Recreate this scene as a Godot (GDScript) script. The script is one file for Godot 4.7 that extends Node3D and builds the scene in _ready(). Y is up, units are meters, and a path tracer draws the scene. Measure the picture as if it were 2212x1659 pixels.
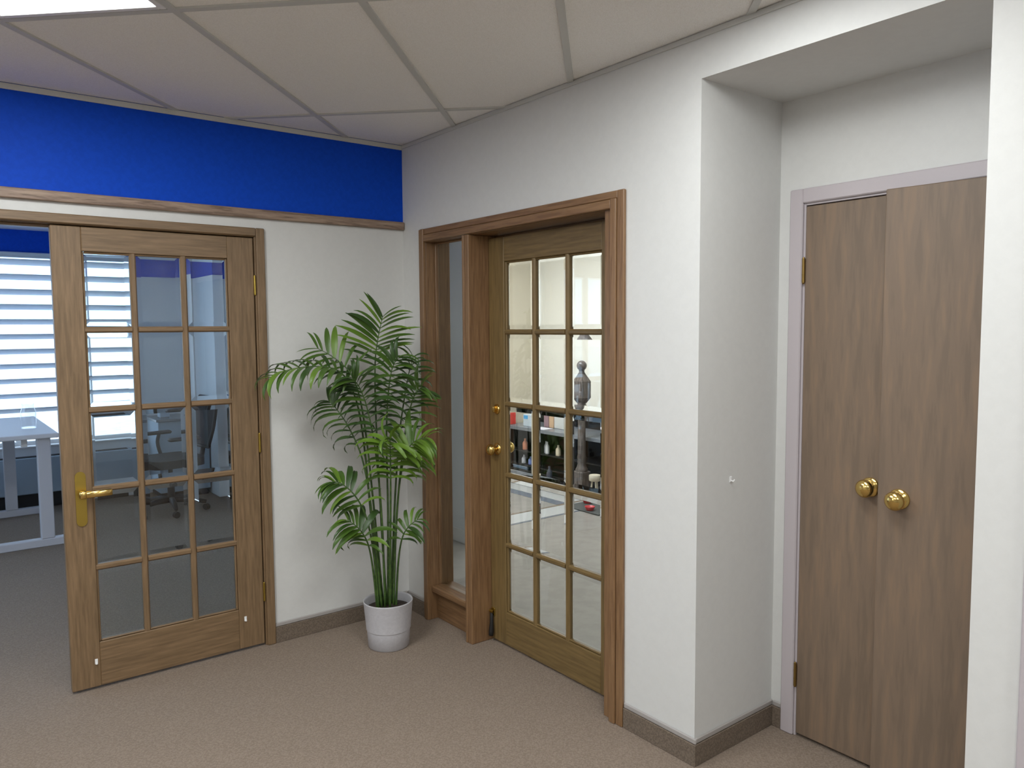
extends Node3D
# An office corner: blue band over a French door, a glazed oak door with sidelight, a closet alcove, a potted palm.

const H := 2.607            # ceiling height
const GRID_TURN := 0.7926   # the ceiling grid lies askew to the walls
const GX := -0.8415
const GS := 0.6036
const GZ := 0.6636
const BX := 6.6             # far ends of the room
const BZ := 6.6

var M := {}
var taken := {}

# ---------------------------------------------------------------- helpers: names and tags
func numbered(n: String) -> String:
	if not taken.has(n):
		taken[n] = 0
		return n
	taken[n] += 1
	return "%s_%03d" % [n, taken[n]]

func tag(o: Node, label: String, category: String, group := "", kind := "") -> Node:
	if label != "": o.set_meta("label", label)
	if category != "": o.set_meta("category", category)
	if group != "": o.set_meta("group", group)
	if kind != "": o.set_meta("kind", kind)
	return o

func thing(called: String, label: String, category: String, at := Vector3.ZERO, turn := 0.0, group := "", kind := "") -> Node3D:
	var o := Node3D.new()
	o.name = numbered(called)
	add_child(o)
	o.position = at
	o.rotation.y = turn
	tag(o, label, category, group, kind)
	return o

func put(called: String, st: SurfaceTool, m: Material, parent: Node = null) -> MeshInstance3D:
	st.generate_normals()
	return put_mesh(called, st.commit(), m, parent)

func put_mesh(called: String, mesh: Mesh, m: Material, parent: Node = null) -> MeshInstance3D:
	var o := MeshInstance3D.new()
	o.mesh = mesh
	o.material_override = m
	o.cast_shadow = GeometryInstance3D.SHADOW_CASTING_SETTING_ON
	if parent == null:
		o.name = numbered(called)
		add_child(o)
	else:
		o.name = called
		parent.add_child(o, true)
	return o

# ---------------------------------------------------------------- helpers: shapes
func nst() -> SurfaceTool:
	var st := SurfaceTool.new()
	st.begin(Mesh.PRIMITIVE_TRIANGLES)
	st.set_smooth_group(-1)
	return st

func tri(st: SurfaceTool, a: Vector3, b: Vector3, c: Vector3, out: Vector3):
	if (b - a).cross(c - a).dot(out) > 0.0:
		var t := b
		b = c
		c = t
	st.add_vertex(a)
	st.add_vertex(b)
	st.add_vertex(c)

func quad(st: SurfaceTool, a: Vector3, b: Vector3, c: Vector3, d: Vector3, out: Vector3):
	tri(st, a, b, c, out)
	tri(st, a, c, d, out)

# a box between two corners with its edges chamfered by c
func bx(st: SurfaceTool, a: Vector3, b: Vector3, c := 0.002):
	var lo := Vector3(minf(a.x, b.x), minf(a.y, b.y), minf(a.z, b.z))
	var hi := Vector3(maxf(a.x, b.x), maxf(a.y, b.y), maxf(a.z, b.z))
	var s := hi - lo
	c = minf(c, minf(s.x, minf(s.y, s.z)) * 0.45)
	var mid := (lo + hi) * 0.5
	var h := s * 0.5
	for ax in 3:
		var u := (ax + 1) % 3
		var v := (ax + 2) % 3
		for sg: float in [-1.0, 1.0]:
			var n := Vector3.ZERO
			n[ax] = sg
			var p := []
			for k in [[-1, -1], [1, -1], [1, 1], [-1, 1]]:
				var q := mid
				q[ax] += sg * h[ax]
				q[u] += k[0] * (h[u] - c)
				q[v] += k[1] * (h[v] - c)
				p.append(q)
			quad(st, p[0], p[1], p[2], p[3], n)
		if c <= 0.0: continue
		for su in [-1.0, 1.0]:
			for sv in [-1.0, 1.0]:
				var n := Vector3.ZERO
				n[u] = su
				n[v] = sv
				var p := []
				for k in [[0, -1], [1, -1], [1, 1], [0, 1]]:
					var q := mid
					q[ax] += k[1] * (h[ax] - c)
					q[u] += su * (h[u] - (c if k[0] == 1 else 0.0))
					q[v] += sv * (h[v] - (0.0 if k[0] == 1 else c))
					p.append(q)
				quad(st, p[0], p[1], p[2], p[3], n)
	if c > 0.0:
		for sx in [-1.0, 1.0]:
			for sy in [-1.0, 1.0]:
				for sz in [-1.0, 1.0]:
					var sgn := Vector3(sx, sy, sz)
					var p := mid + sgn * h
					tri(st, p - Vector3(0, sy * c, sz * c), p - Vector3(sx * c, 0, sz * c), p - Vector3(sx * c, sy * c, 0), sgn)

func box(called: String, a: Vector3, b: Vector3, m: Material, parent: Node = null, c := 0.002) -> MeshInstance3D:
	var st := nst()
	bx(st, a, b, c)
	return put(called, st, m, parent)

# a profile of (radius, height) spun about the y axis of t
func lathe(st: SurfaceTool, prof: Array, n: int, t := Transform3D.IDENTITY):
	st.set_smooth_group(0)
	for i in prof.size() - 1:
		var p: Vector2 = prof[i]
		var q: Vector2 = prof[i + 1]
		if p.distance_to(q) < 1e-6: continue
		var nr := Vector2(q.y - p.y, p.x - q.x)
		st.set_smooth_group(i + 1 if absf(nr.normalized().y) > 0.98 else 0)
		for k in n:
			var a0 := TAU * k / n
			var a1 := TAU * (k + 1) / n
			var d0 := Vector3(cos(a0), 0, sin(a0))
			var d1 := Vector3(cos(a1), 0, sin(a1))
			var am := (a0 + a1) * 0.5
			var out := t.basis * Vector3(cos(am) * nr.x, nr.y, sin(am) * nr.x)
			var A := t * (d0 * p.x + Vector3(0, p.y, 0))
			var B := t * (d1 * p.x + Vector3(0, p.y, 0))
			var C := t * (d1 * q.x + Vector3(0, q.y, 0))
			var D := t * (d0 * q.x + Vector3(0, q.y, 0))
			if p.x < 1e-6: tri(st, A, C, D, out)
			elif q.x < 1e-6: tri(st, A, B, C, out)
			else: quad(st, A, B, C, D, out)

func tube(st: SurfaceTool, pts: Array, radii: Array, n := 6):
	st.set_smooth_group(0)
	var rings := []
	var side := Vector3.ZERO
	for i in pts.size():
		var a: Vector3 = pts[maxi(i - 1, 0)]
		var b: Vector3 = pts[mini(i + 1, pts.size() - 1)]
		var tg := (b - a).normalized()
		if side == Vector3.ZERO:
			side = tg.cross(Vector3.UP if absf(tg.y) < 0.9 else Vector3.RIGHT).normalized()
		side = (side - tg * side.dot(tg)).normalized()
		var up := tg.cross(side)
		var ring := []
		for k in n:
			var an := TAU * k / n
			ring.append(pts[i] + (side * cos(an) + up * sin(an)) * float(radii[mini(i, radii.size() - 1)]))
		rings.append(ring)
	for i in pts.size() - 1:
		for k in n:
			var A: Vector3 = rings[i][k]
			var B: Vector3 = rings[i][(k + 1) % n]
			var C: Vector3 = rings[i + 1][(k + 1) % n]
			var D: Vector3 = rings[i + 1][k]
			quad(st, A, B, C, D, (A + B + C + D) * 0.25 - (pts[i] + pts[i + 1]) * 0.5)
	for e in [0, pts.size() - 1]:
		for k in n:
			tri(st, pts[e], rings[e][k], rings[e][(k + 1) % n], (pts[e] - pts[1 if e == 0 else e - 1]))

# a flat outline (x, y) given depth along z
func slab(st: SurfaceTool, poly: PackedVector2Array, z0: float, z1: float, t := Transform3D.IDENTITY):
	var ids := Geometry2D.triangulate_polygon(poly)
	for i in range(0, ids.size(), 3):
		for z in [z0, z1]:
			var p := []
			for k in 3: p.append(t * Vector3(poly[ids[i + k]].x, poly[ids[i + k]].y, z))
			tri(st, p[0], p[1], p[2], t.basis * Vector3(0, 0, z - (z0 + z1) * 0.5))
	var ccw := not Geometry2D.is_polygon_clockwise(poly)
	for i in poly.size():
		var a := poly[i]
		var b := poly[(i + 1) % poly.size()]
		var nn := Vector2(b.y - a.y, a.x - b.x) * (1.0 if ccw else -1.0)
		quad(st, t * Vector3(a.x, a.y, z0), t * Vector3(b.x, b.y, z0), t * Vector3(b.x, b.y, z1), t * Vector3(a.x, a.y, z1), t.basis * Vector3(nn.x, nn.y, 0))

func curve(pts: Array, steps: int) -> Array:
	var out := []
	var n := pts.size()
	for i in steps + 1:
		var f := float(i) / steps * (n - 1)
		var k := mini(int(f), n - 2)
		var t := f - k
		var p0: Vector3 = pts[maxi(k - 1, 0)]
		var p3: Vector3 = pts[mini(k + 2, n - 1)]
		out.append((pts[k] as Vector3).cubic_interpolate(pts[k + 1], p0, p3, t))
	return out

# a bevelled sheet of glass in the x-y plane of t, its bevel cut on the +z side
func glass(st: SurfaceTool, w: float, h: float, t: Transform3D, bev := 0.022, thick := 0.006):
	var z1 := thick * 0.5
	var z0 := -z1
	var ze := z1 - thick * 0.55
	var o := [Vector2(-w, -h) * 0.5, Vector2(w, -h) * 0.5, Vector2(w, h) * 0.5, Vector2(-w, h) * 0.5]
	var n := []
	for p in o: n.append(Vector2(p.x - signf(p.x) * bev, p.y - signf(p.y) * bev))
	var b := t.basis
	quad(st, t * V(o[0], z0), t * V(o[1], z0), t * V(o[2], z0), t * V(o[3], z0), b * Vector3(0, 0, -1))
	quad(st, t * V(n[0], z1), t * V(n[1], z1), t * V(n[2], z1), t * V(n[3], z1), b * Vector3(0, 0, 1))
	for i in 4:
		var j := (i + 1) % 4
		var e: Vector2 = (o[i] + o[j]) * 0.5
		quad(st, t * V(o[i], ze), t * V(o[j], ze), t * V(n[j], z1), t * V(n[i], z1), b * Vector3(e.x, e.y, 0.4))
		quad(st, t * V(o[i], z0), t * V(o[j], z0), t * V(o[j], ze), t * V(o[i], ze), b * Vector3(e.x, e.y, 0))

func V(p: Vector2, z: float) -> Vector3:
	return Vector3(p.x, p.y, z)

# ---------------------------------------------------------------- materials
func c8(r: int, g: int, b: int) -> Color:
	return Color8(r, g, b)

func mat(col: Color, rough := 0.6, metal := 0.0) -> StandardMaterial3D:
	var m := StandardMaterial3D.new()
	m.albedo_color = col
	m.roughness = rough
	m.metallic = metal
	return m

# a seamless mottle: octaves of random dots, each wrapped round and enlarged smoothly, run through a colour ramp
func noise(cols: Array, offs: Array, freq: float, octaves: int, sd: int, size := 512) -> ImageTexture:
	var rng := RandomNumberGenerator.new()
	rng.seed = sd
	var n := clampi(nearest_po2(maxi(2, int(freq * size))), 2, size)
	var layers := []
	for o in octaves:
		if n > size: break
		var dots := PackedByteArray()
		dots.resize(n * n)
		for i in n * n: dots[i] = rng.randi_range(0, 255)
		var small := Image.create_empty(n + 4, n + 4, false, Image.FORMAT_L8)
		var core := Image.create_from_data(n, n, false, Image.FORMAT_L8, dots)
		for dx in [-1, 0, 1]:
			for dy in [-1, 0, 1]:
				small.blit_rect(core, Rect2i(0, 0, n, n), Vector2i(2 + dx * n, 2 + dy * n))
		var k := size / n
		if k > 1: small.resize((n + 4) * k, (n + 4) * k, Image.INTERPOLATE_CUBIC)
		layers.append(small.get_region(Rect2i(2 * k, 2 * k, size, size)).get_data())
		n *= 2
	var g := Gradient.new()
	g.offsets = PackedFloat32Array(offs)
	g.colors = PackedColorArray(cols)
	var ramp := []
	for i in 256: ramp.append(g.sample(i / 255.0))
	var out := PackedByteArray()
	out.resize(size * size * 3)
	var total := 0.0
	for o in layers.size(): total += pow(0.6, o)
	var weights := []
	for o in layers.size(): weights.append(pow(0.6, o) / total)
	var gain := 1.0 + 0.22 * (layers.size() - 1)
	for i in size * size:
		var v := 0.0
		for o in layers.size(): v += float(layers[o][i]) * float(weights[o])
		var c: Color = ramp[clampi(int((v - 127.5) * gain + 127.5), 0, 255)]
		out[i * 3] = c.r8
		out[i * 3 + 1] = c.g8
		out[i * 3 + 2] = c.b8
	return ImageTexture.create_from_image(Image.create_from_data(size, size, false, Image.FORMAT_RGB8, out))

func textured(cols: Array, offs: Array, freq: float, octaves: int, sd: int, scale: Vector3, rough: float, world := true, size := 512) -> StandardMaterial3D:
	var m := mat(Color.WHITE, rough)
	m.albedo_texture = noise(cols, offs, freq, octaves, sd, size)
	m.uv1_triplanar = true
	m.uv1_world_triplanar = world
	m.uv1_scale = scale
	return m

func relief(m: StandardMaterial3D, freq: float, sd: int, cm: float):
	m.heightmap_enabled = true
	m.heightmap_texture = noise([Color.BLACK, Color.WHITE], [0.0, 1.0], freq, 3, sd, 512)
	m.heightmap_scale = cm

func wood(dark: Color, mid: Color, light: Color, sd: int, scale: Vector3, rough := 0.42) -> StandardMaterial3D:
	return textured([dark, mid, mid, light], [0.15, 0.42, 0.58, 0.9], 0.018, 5, sd, scale, rough)

func make_materials():
	M.wall = textured([c8(209, 209, 207), c8(211, 211, 209)], [0.2, 0.8], 0.05, 3, 3, Vector3(1.5, 1.5, 1.5), 0.55)
	M.blue = textured([c8(2, 68, 190), c8(4, 72, 198)], [0.2, 0.8], 0.05, 3, 5, Vector3(2, 2, 2), 0.6)
	M.blue.metallic_specular = 0.3
	M.carpet = textured([c8(139, 123, 108), c8(148, 131, 116), c8(157, 140, 125)], [0.2, 0.5, 0.8], 0.09, 4, 7, Vector3(3.1, 3.1, 3.1), 0.95)
	M.carpet.detail_enabled = true
	M.carpet.detail_blend_mode = BaseMaterial3D.BLEND_MODE_MUL
	M.carpet.detail_albedo = noise([c8(236, 236, 236), c8(255, 255, 255)], [0.3, 0.7], 0.3, 2, 8)
	relief(M.carpet, 0.35, 9, 0.3)
	M.carpet_base = textured([c8(98, 86, 74), c8(118, 104, 91)], [0.25, 0.75], 0.12, 4, 11, Vector3(4, 4, 4), 0.95)
	M.cap = mat(c8(160, 155, 152), 0.5)
	M.tile = textured([c8(240, 237, 232), c8(246, 244, 240), c8(250, 248, 245)], [0.1, 0.45, 0.9], 0.2, 4, 13, Vector3(3, 3, 3), 0.9)
	relief(M.tile, 0.3, 15, 0.15)
	M.grid = mat(c8(198, 198, 194), 0.5)
	M.lavender = mat(c8(184, 176, 180), 0.45)
	var d := [c8(108, 87, 63), c8(120, 97, 71), c8(131, 106, 79)]
	M.oak_y = wood(d[0], d[1], d[2], 21, Vector3(9, 0.55, 9))
	M.oak_x = wood(d[0], d[1], d[2], 22, Vector3(0.55, 9, 9))
	M.oak_z = wood(d[0], d[1], d[2], 23, Vector3(9, 9, 0.55))
	var e := [c8(114, 84, 57), c8(128, 97, 67), c8(138, 106, 74)]
	M.frame_y = wood(e[0], e[1], e[2], 24, Vector3(8, 0.5, 8))
	M.frame_x = wood(e[0], e[1], e[2], 25, Vector3(0.5, 8, 8))
	M.frame_z = wood(e[0], e[1], e[2], 26, Vector3(8, 8, 0.5))
	M.birch = wood(c8(112, 96, 81), c8(120, 102, 86), c8(128, 107, 88), 27, Vector3(3.2, 0.32, 3.2), 0.5)
	M.ledge = wood(c8(112, 92, 78), c8(142, 120, 104), c8(160, 138, 120), 28, Vector3(6, 6, 0.6), 0.5)
	M.brass = mat(c8(216, 184, 112), 0.16, 1.0)
	M.brass_satin = mat(c8(178, 154, 76), 0.34, 1.0)
	M.old_brass = mat(c8(150, 124, 74), 0.4, 1.0)
	M.rubber = mat(c8(22, 20, 19), 0.7)
	M.glass = StandardMaterial3D.new()
	M.glass.albedo_color = Color(0.96, 0.985, 0.975, 0.0)
	M.glass.transparency = BaseMaterial3D.TRANSPARENCY_ALPHA
	M.glass.roughness = 0.0
	M.glass.refraction_enabled = true
	M.glass.refraction_scale = 0.05
	M.sheet = mat(Color(0.94, 0.97, 1.0, 0.06), 0.0)
	M.sheet.transparency = BaseMaterial3D.TRANSPARENCY_ALPHA
	M.pot = textured([c8(178, 176, 180), c8(187, 185, 189)], [0.2, 0.8], 0.05, 3, 31, Vector3(4, 4, 4), 0.5)
	M.soil = textured([c8(26, 20, 16), c8(62, 48, 38)], [0.3, 0.7], 0.2, 4, 32, Vector3(9, 9, 9), 1.0)
	M.stem = textured([c8(46, 72, 30), c8(72, 98, 42)], [0.3, 0.7], 0.06, 3, 33, Vector3(6, 2, 6), 0.5)
	M.leaf = []
	for k in [c8(46, 72, 26), c8(64, 92, 29), c8(92, 122, 38)]:
		var m := mat(k, 0.42)
		m.backlight_enabled = true
		m.backlight = Color(k.r, k.g, k.b) * 0.55
		m.cull_mode = BaseMaterial3D.CULL_DISABLED
		M.leaf.append(m)
	M.white = mat(c8(232, 232, 232), 0.35)
	M.black = mat(c8(26, 27, 30), 0.55)
	M.mesh_black = mat(c8(20, 21, 24), 0.8)
	M.slate = mat(c8(158, 174, 188), 0.6)
	M.louvre = mat(c8(196, 204, 214), 0.5)
	M.cream = mat(c8(232, 228, 216), 0.6)
	M.beige = mat(c8(204, 194, 172), 0.6)
	M.grey_wall = mat(c8(236, 240, 244), 0.6)
	M.meeting_wall = mat(c8(206, 210, 214), 0.6)
	M.bright_wall = mat(c8(240, 242, 244), 0.55)
	M.vinyl = textured([c8(146, 141, 134), c8(156, 151, 144)], [0.2, 0.8], 0.03, 4, 41, Vector3(1, 1, 1), 0.3)
	M.vinyl_white = mat(c8(184, 184, 182), 0.3)
	M.vinyl_slate = mat(c8(112, 118, 128), 0.3)
	M.vinyl_brown = mat(c8(128, 112, 96), 0.35)
	M.newel = wood(c8(72, 64, 60), c8(98, 89, 84), c8(120, 110, 104), 43, Vector3(6, 0.6, 6), 0.35)
	M.counter = mat(c8(120, 124, 130), 0.25)
	M.black_wood = mat(c8(12, 12, 15), 0.4)
	M.pavement = textured([c8(190, 192, 196), c8(214, 214, 216)], [0.2, 0.8], 0.03, 4, 45, Vector3(0.4, 0.4, 0.4), 0.9)

# ---------------------------------------------------------------- light fittings
func light_panel(at: Vector3, turn: float, size: Vector2, energy: float, col: Color, label: String):
	var o := thing("ceiling_light", label, "light", at, turn)
	var w := size.x * 0.5
	var l := size.y * 0.5
	var st := nst()
	bx(st, Vector3(-w, 0, -l), Vector3(-w + 0.022, 0.05, l), 0.002)
	bx(st, Vector3(w - 0.022, 0, -l), Vector3(w, 0.05, l), 0.002)
	bx(st, Vector3(-w + 0.022, 0, -l), Vector3(w - 0.022, 0.05, -l + 0.022), 0.002)
	bx(st, Vector3(-w + 0.022, 0, l - 0.022), Vector3(w - 0.022, 0.05, l), 0.002)
	put("frame", st, M.white, o)
	box("housing", Vector3(-w + 0.01, 0.05, -l + 0.01), Vector3(w - 0.01, 0.1, l - 0.01), M.white, o)
	var g := mat(Color(0.95, 0.95, 0.95), 0.4)
	g.emission_enabled = true
	g.emission = col
	g.emission_energy_multiplier = 2.2
	box("diffuser", Vector3(-w + 0.022, 0.008, -l + 0.022), Vector3(w - 0.022, 0.02, l - 0.022), g, o, 0.001)
	var a := AreaLight3D.new()
	a.name = "lamp"
	a.area_size = Vector2(size.x - 0.06, size.y - 0.06)
	a.area_normalize_energy = true
	a.light_energy = energy
	a.light_color = col
	a.area_range = 12.0
	a.area_attenuation = 2.0
	a.shadow_enabled = true
	o.add_child(a)
	a.rotation.x = -PI / 2
	a.position.y = 0.004

# ---------------------------------------------------------------- fifteen-lite door, its leaf in the local x-y plane, facing +z
# x runs from 0 at one edge to w; the glazed field spans gx0..gx1, gy0..gy1
func glazed_leaf(o: Node3D, w: float, h0: float, h1: float, gx0: float, gx1: float, gy0: float, gy1: float, mv: Material, mh: Material, t := 0.04, bar := 0.027):
	box("stile", Vector3(0, h0, -t), Vector3(gx0, h1, 0), mv, o, 0.003)
	box("stile", Vector3(gx1, h0, -t), Vector3(w, h1, 0), mv, o, 0.003)
	box("rail", Vector3(gx0, h0, -t), Vector3(gx1, gy0, 0), mh, o, 0.003)
	box("rail", Vector3(gx0, gy1, -t), Vector3(gx1, h1, 0), mh, o, 0.003)
	var cw := (gx1 - gx0 - 2 * bar) / 3.0
	var rh := (gy1 - gy0 - 4 * bar) / 5.0
	for k in 2:
		var x := gx0 + (k + 1) * cw + k * bar
		var prof := PackedVector2Array([Vector2(0, -t + 0.009), Vector2(0.006, -t + 0.001), Vector2(bar - 0.006, -t + 0.001), Vector2(bar, -t + 0.009), Vector2(bar, -0.009), Vector2(bar - 0.007, -0.001), Vector2(0.007, -0.001), Vector2(0, -0.009)])
		var st := nst()
		slab(st, prof, gy0, gy1, Transform3D(Basis(Vector3(1, 0, 0), Vector3(0, 0, 1), Vector3(0, 1, 0)), Vector3(x, 0, 0)))
		put("muntin", st, mv, o)
	for r in 4:
		var y := gy0 + (r + 1) * rh + r * bar
		for k in 3:
			var x := gx0 + k * (cw + bar)
			var prof := PackedVector2Array([Vector2(-t + 0.009, 0), Vector2(-t + 0.001, 0.006), Vector2(-t + 0.001, bar - 0.006), Vector2(-t + 0.009, bar), Vector2(-0.009, bar), Vector2(-0.001, bar - 0.007), Vector2(-0.001, 0.007), Vector2(-0.009, 0)])
			var st := nst()
			slab(st, prof, x, x + cw, Transform3D(Basis(Vector3(0, 0, 1), Vector3(0, 1, 0), Vector3(1, 0, 0)), Vector3(0, y, 0)))
			put("muntin", st, mh, o)
	# quarter-round stops against stiles and rails
	var q := 0.009
	for s in [[gx0, gy0, gx0 + q, gy1], [gx1 - q, gy0, gx1, gy1]]:
		box("glazing_bead", Vector3(s[0], s[1], -t + 0.006), Vector3(s[2], s[3], -0.007), mv, o, 0.004)
	for s in [[gx0 + q, gy0, gx1 - q, gy0 + q], [gx0 + q, gy1 - q, gx1 - q, gy1]]:
		box("glazing_bead", Vector3(s[0], s[1], -t + 0.006), Vector3(s[2], s[3], -0.007), mh, o, 0.004)
	for r in 5:
		for k in 3:
			var st := nst()
			var cx := gx0 + k * (cw + bar) + cw * 0.5
			var cy := gy0 + r * (rh + bar) + rh * 0.5
			glass(st, cw + 0.002, rh + 0.002, Transform3D(Basis.IDENTITY, Vector3(cx, cy, -t * 0.5)))
			put("pane", st, M.glass, o)

func hinge(o: Node3D, at: Vector3, m: Material, len := 0.09):
	var st := nst()
	lathe(st, [Vector2(0, -len / 2 - 0.006), Vector2(0.004, -len / 2 - 0.004), Vector2(0.004, -len / 2), Vector2(0.006, -len / 2), Vector2(0.006, len / 2), Vector2(0.004, len / 2), Vector2(0.004, len / 2 + 0.004), Vector2(0, len / 2 + 0.006)], 12, Transform3D(Basis.IDENTITY, at))
	for k in [-0.5, 0.5]:
		lathe(st, [Vector2(0.0066, k * len * 0.35 - 0.001), Vector2(0.0066, k * len * 0.35 + 0.001)], 12, Transform3D(Basis.IDENTITY, at))
	put("hinge", st, m, o)

# a round knob on its rose, axis along +z
func knob(o: Node3D, at: Vector3, m: Material, r := 0.031, len := 0.062):
	var t := Transform3D(Basis(Vector3.RIGHT, PI / 2), at)
	var st := nst()
	lathe(st, [Vector2(0, 0), Vector2(r * 1.08, 0), Vector2(r * 1.08, 0.003), Vector2(r * 1.0, 0.006), Vector2(r * 0.78, 0.009), Vector2(r * 0.6, 0.012), Vector2(r * 0.42, 0.013), Vector2(0, 0.013)], 40, t)
	put("rose", st, m, o)
	st = nst()
	var prof := [Vector2(0.012, 0.010), Vector2(0.011, 0.018), Vector2(0.012, 0.024)]
	var rb := len - 0.024
	for i in 13:
		var a := -PI * 0.38 + (PI * 0.88) * i / 12.0
		prof.append(Vector2(r * cos(a), 0.024 + rb * 0.47 + rb * 0.5 * sin(a)))
	prof.append(Vector2(0, len - rb * 0.02))
	lathe(st, prof, 40, t)
	put("knob", st, m, o)

# ---------------------------------------------------------------- the setting
func main_shell():
	var fl := nst()
	bx(fl, Vector3(-4.35, -0.08, -0.15), Vector3(-0.06, 0, 4.2), 0.0)
	bx(fl, Vector3(-0.06, -0.08, -0.15), Vector3(BX, 0, BZ), 0.0)
	bx(fl, Vector3(1.66, -0.08, -0.62), Vector3(BX, 0, -0.15), 0.0)
	tag(put("floor", fl, M.carpet), "beige cut-pile carpet running through office and meeting room", "floor", "", "structure")
	# wall with the blue band: lower part white, a ledge, blue above
	var w := thing("wall_left", "white wall with royal blue band above, French door opening in it", "wall", Vector3.ZERO, 0, "", "structure")
	box("lower_panel", Vector3(-0.12, 0, -0.05), Vector3(0, 2.16, 0.815), M.wall, w, 0.0)
	box("lower_panel", Vector3(-0.12, 2.075, 0.815), Vector3(0, 2.16, 2.62), M.wall, w, 0.0)
	box("lower_panel", Vector3(-0.12, 0, 2.62), Vector3(0, 2.16, BZ), M.wall, w, 0.0)
	box("blue_band", Vector3(-0.12, 2.16, -0.05), Vector3(0, 2.72, BZ), M.blue, w, 0.0)
	# wall with the sidelight door and the alcove
	w = thing("wall_back", "white wall holding the sidelight door and the closet alcove", "wall", Vector3.ZERO, 0, "", "structure")
	box("plaster", Vector3(-0.12, 0, -0.15), Vector3(0.21, 2.72, 0), M.wall, w, 0.0)
	box("plaster", Vector3(0.21, 2.085, -0.15), Vector3(1.655, 2.72, 0), M.wall, w, 0.0)
	box("pier", Vector3(1.655, 0, -0.62), Vector3(2.048, 2.72, 0), M.wall, w, 0.0)
	box("header", Vector3(2.048, 2.4533, -0.62), Vector3(2.954, 2.72, 0), M.wall, w, 0.0)
	box("pier", Vector3(2.954, 0, -0.62), Vector3(3.078, 2.72, 0), M.wall, w, 0.0)
	box("plaster", Vector3(3.078, 2.07, -0.62), Vector3(3.96, 2.72, 0), M.wall, w, 0.0)
	box("plaster", Vector3(3.96, 0, -0.62), Vector3(BX, 2.72, 0), M.wall, w, 0.0)
	box("alcove_back", Vector3(2.048, 0, -0.62), Vector3(2.15, 2.4533, -0.4823), M.wall, w, 0.0)
	box("alcove_back", Vector3(2.85, 0, -0.62), Vector3(2.954, 2.4533, -0.4823), M.wall, w, 0.0)
	box("alcove_back", Vector3(2.15, 2.062, -0.62), Vector3(2.85, 2.4533, -0.4823), M.wall, w, 0.0)
	box("alcove_back", Vector3(2.15, 0, -0.62), Vector3(2.85, 2.062, -0.56), M.wall, w, 0.0)
	tag(box("wall_right", Vector3(BX, 0, -0.62), Vector3(BX + 0.12, 2.72, BZ), M.wall, null, 0.0), "plain white wall to the right, behind the photographer's shoulder", "wall", "", "structure")
	tag(box("wall_front", Vector3(-0.12, 0, BZ), Vector3(BX + 0.12, 2.72, BZ + 0.12), M.wall, null, 0.0), "plain white wall behind the photographer", "wall", "", "structure")
	# ceiling: a slab, then lay-in tiles and bars, askew to the walls
	var roof := nst()
	bx(roof, Vector3(-4.5, 2.72, -3.64), Vector3(-0.12, 2.84, 4.32), 0.0)
	bx(roof, Vector3(-0.12, 2.72, -3.64), Vector3(BX + 0.12, 2.84, BZ + 0.12), 0.0)
	tag(put("ceiling", roof, M.wall), "structural slab above the suspended ceiling", "ceiling", "", "structure")
	var c := thing("ceiling_grid", "suspended ceiling of off-white lay-in tiles in pale grey bars", "ceiling", Vector3(0, H, 0), GRID_TURN, "", "structure")
	var inv := Basis(Vector3.UP, -GRID_TURN)
	var room := PackedVector2Array()
	for p in [Vector3(0, 0, 0), Vector3(BX, 0, 0), Vector3(BX, 0, BZ), Vector3(0, 0, BZ)]:
		var q: Vector3 = inv * p
		room.append(Vector2(q.x, q.z))
	var down := Transform3D(Basis(Vector3(1, 0, 0), Vector3(0, 0, 1), Vector3(0, 1, 0)), Vector3.ZERO)
	for k in range(-8, 10):
		for m in range(-4, 8):
			if lamp_cell(k, m): continue
			var x0 := GX + k * GS
			var z0 := GZ + m * 2 * GS
			var cell := PackedVector2Array([Vector2(x0 + 0.003, z0 + 0.003), Vector2(x0 + GS - 0.003, z0 + 0.003), Vector2(x0 + GS - 0.003, z0 + 2 * GS - 0.003), Vector2(x0 + 0.003, z0 + 2 * GS - 0.003)])
			for part in Geometry2D.intersect_polygons(cell, room):
				if area(part) < 0.002: continue
				var st := nst()
				slab(st, part, 0.003, 0.018, down)
				put("tile", st, M.tile, c)
	for k in range(-8, 11):
		var x := GX + k * GS
		bar(c, Rect2(x - 0.0125, -8, 0.025, 18), room, down)
	for m in range(-4, 9):
		for k in range(-8, 10):
			bar(c, Rect2(GX + k * GS + 0.0125, GZ + m * 2 * GS - 0.0125, GS - 0.025, 0.025), room, down)
	# edge angle along the walls
	var tr := thing("trim_1", "pale grey edge angle where tiles meet the walls", "trim", Vector3.ZERO, 0, "", "structure")
	box("edge_angle", Vector3(0, H - 0.024, 0), Vector3(0.006, H, BZ), M.grid, tr, 0.001)
	box("edge_angle", Vector3(0.006, H - 0.018, 0), Vector3(BX, H, 0.006), M.grid, tr, 0.001)
	box("edge_angle", Vector3(BX - 0.006, H - 0.018, 0.006), Vector3(BX, H, BZ), M.grid, tr, 0.001)
	box("edge_angle", Vector3(0.006, H - 0.018, BZ - 0.006), Vector3(BX - 0.006, H, BZ), M.grid, tr, 0.001)
	# wooden ledge under the blue band
	tag(box("trim_2", Vector3(0, 2.146, 0.004), Vector3(0.024, 2.189, BZ), M.ledge, null, 0.003), "thin brown wooden ledge under the blue band", "trim", "", "structure")
	# carpeted baseboards with a grey cap
	baseboard("baseboard_left", Vector3(0, 0, 0.012), Vector3(0.012, 0, 0.79), Vector3(1, 0, 0), "brown carpet baseboard between French door and corner")
	baseboard("baseboard_back", Vector3(0, 0, 0), Vector3(0.184, 0, 0.012), Vector3(0, 0, 1), "short brown carpet baseboard in the corner behind the pot")
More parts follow.
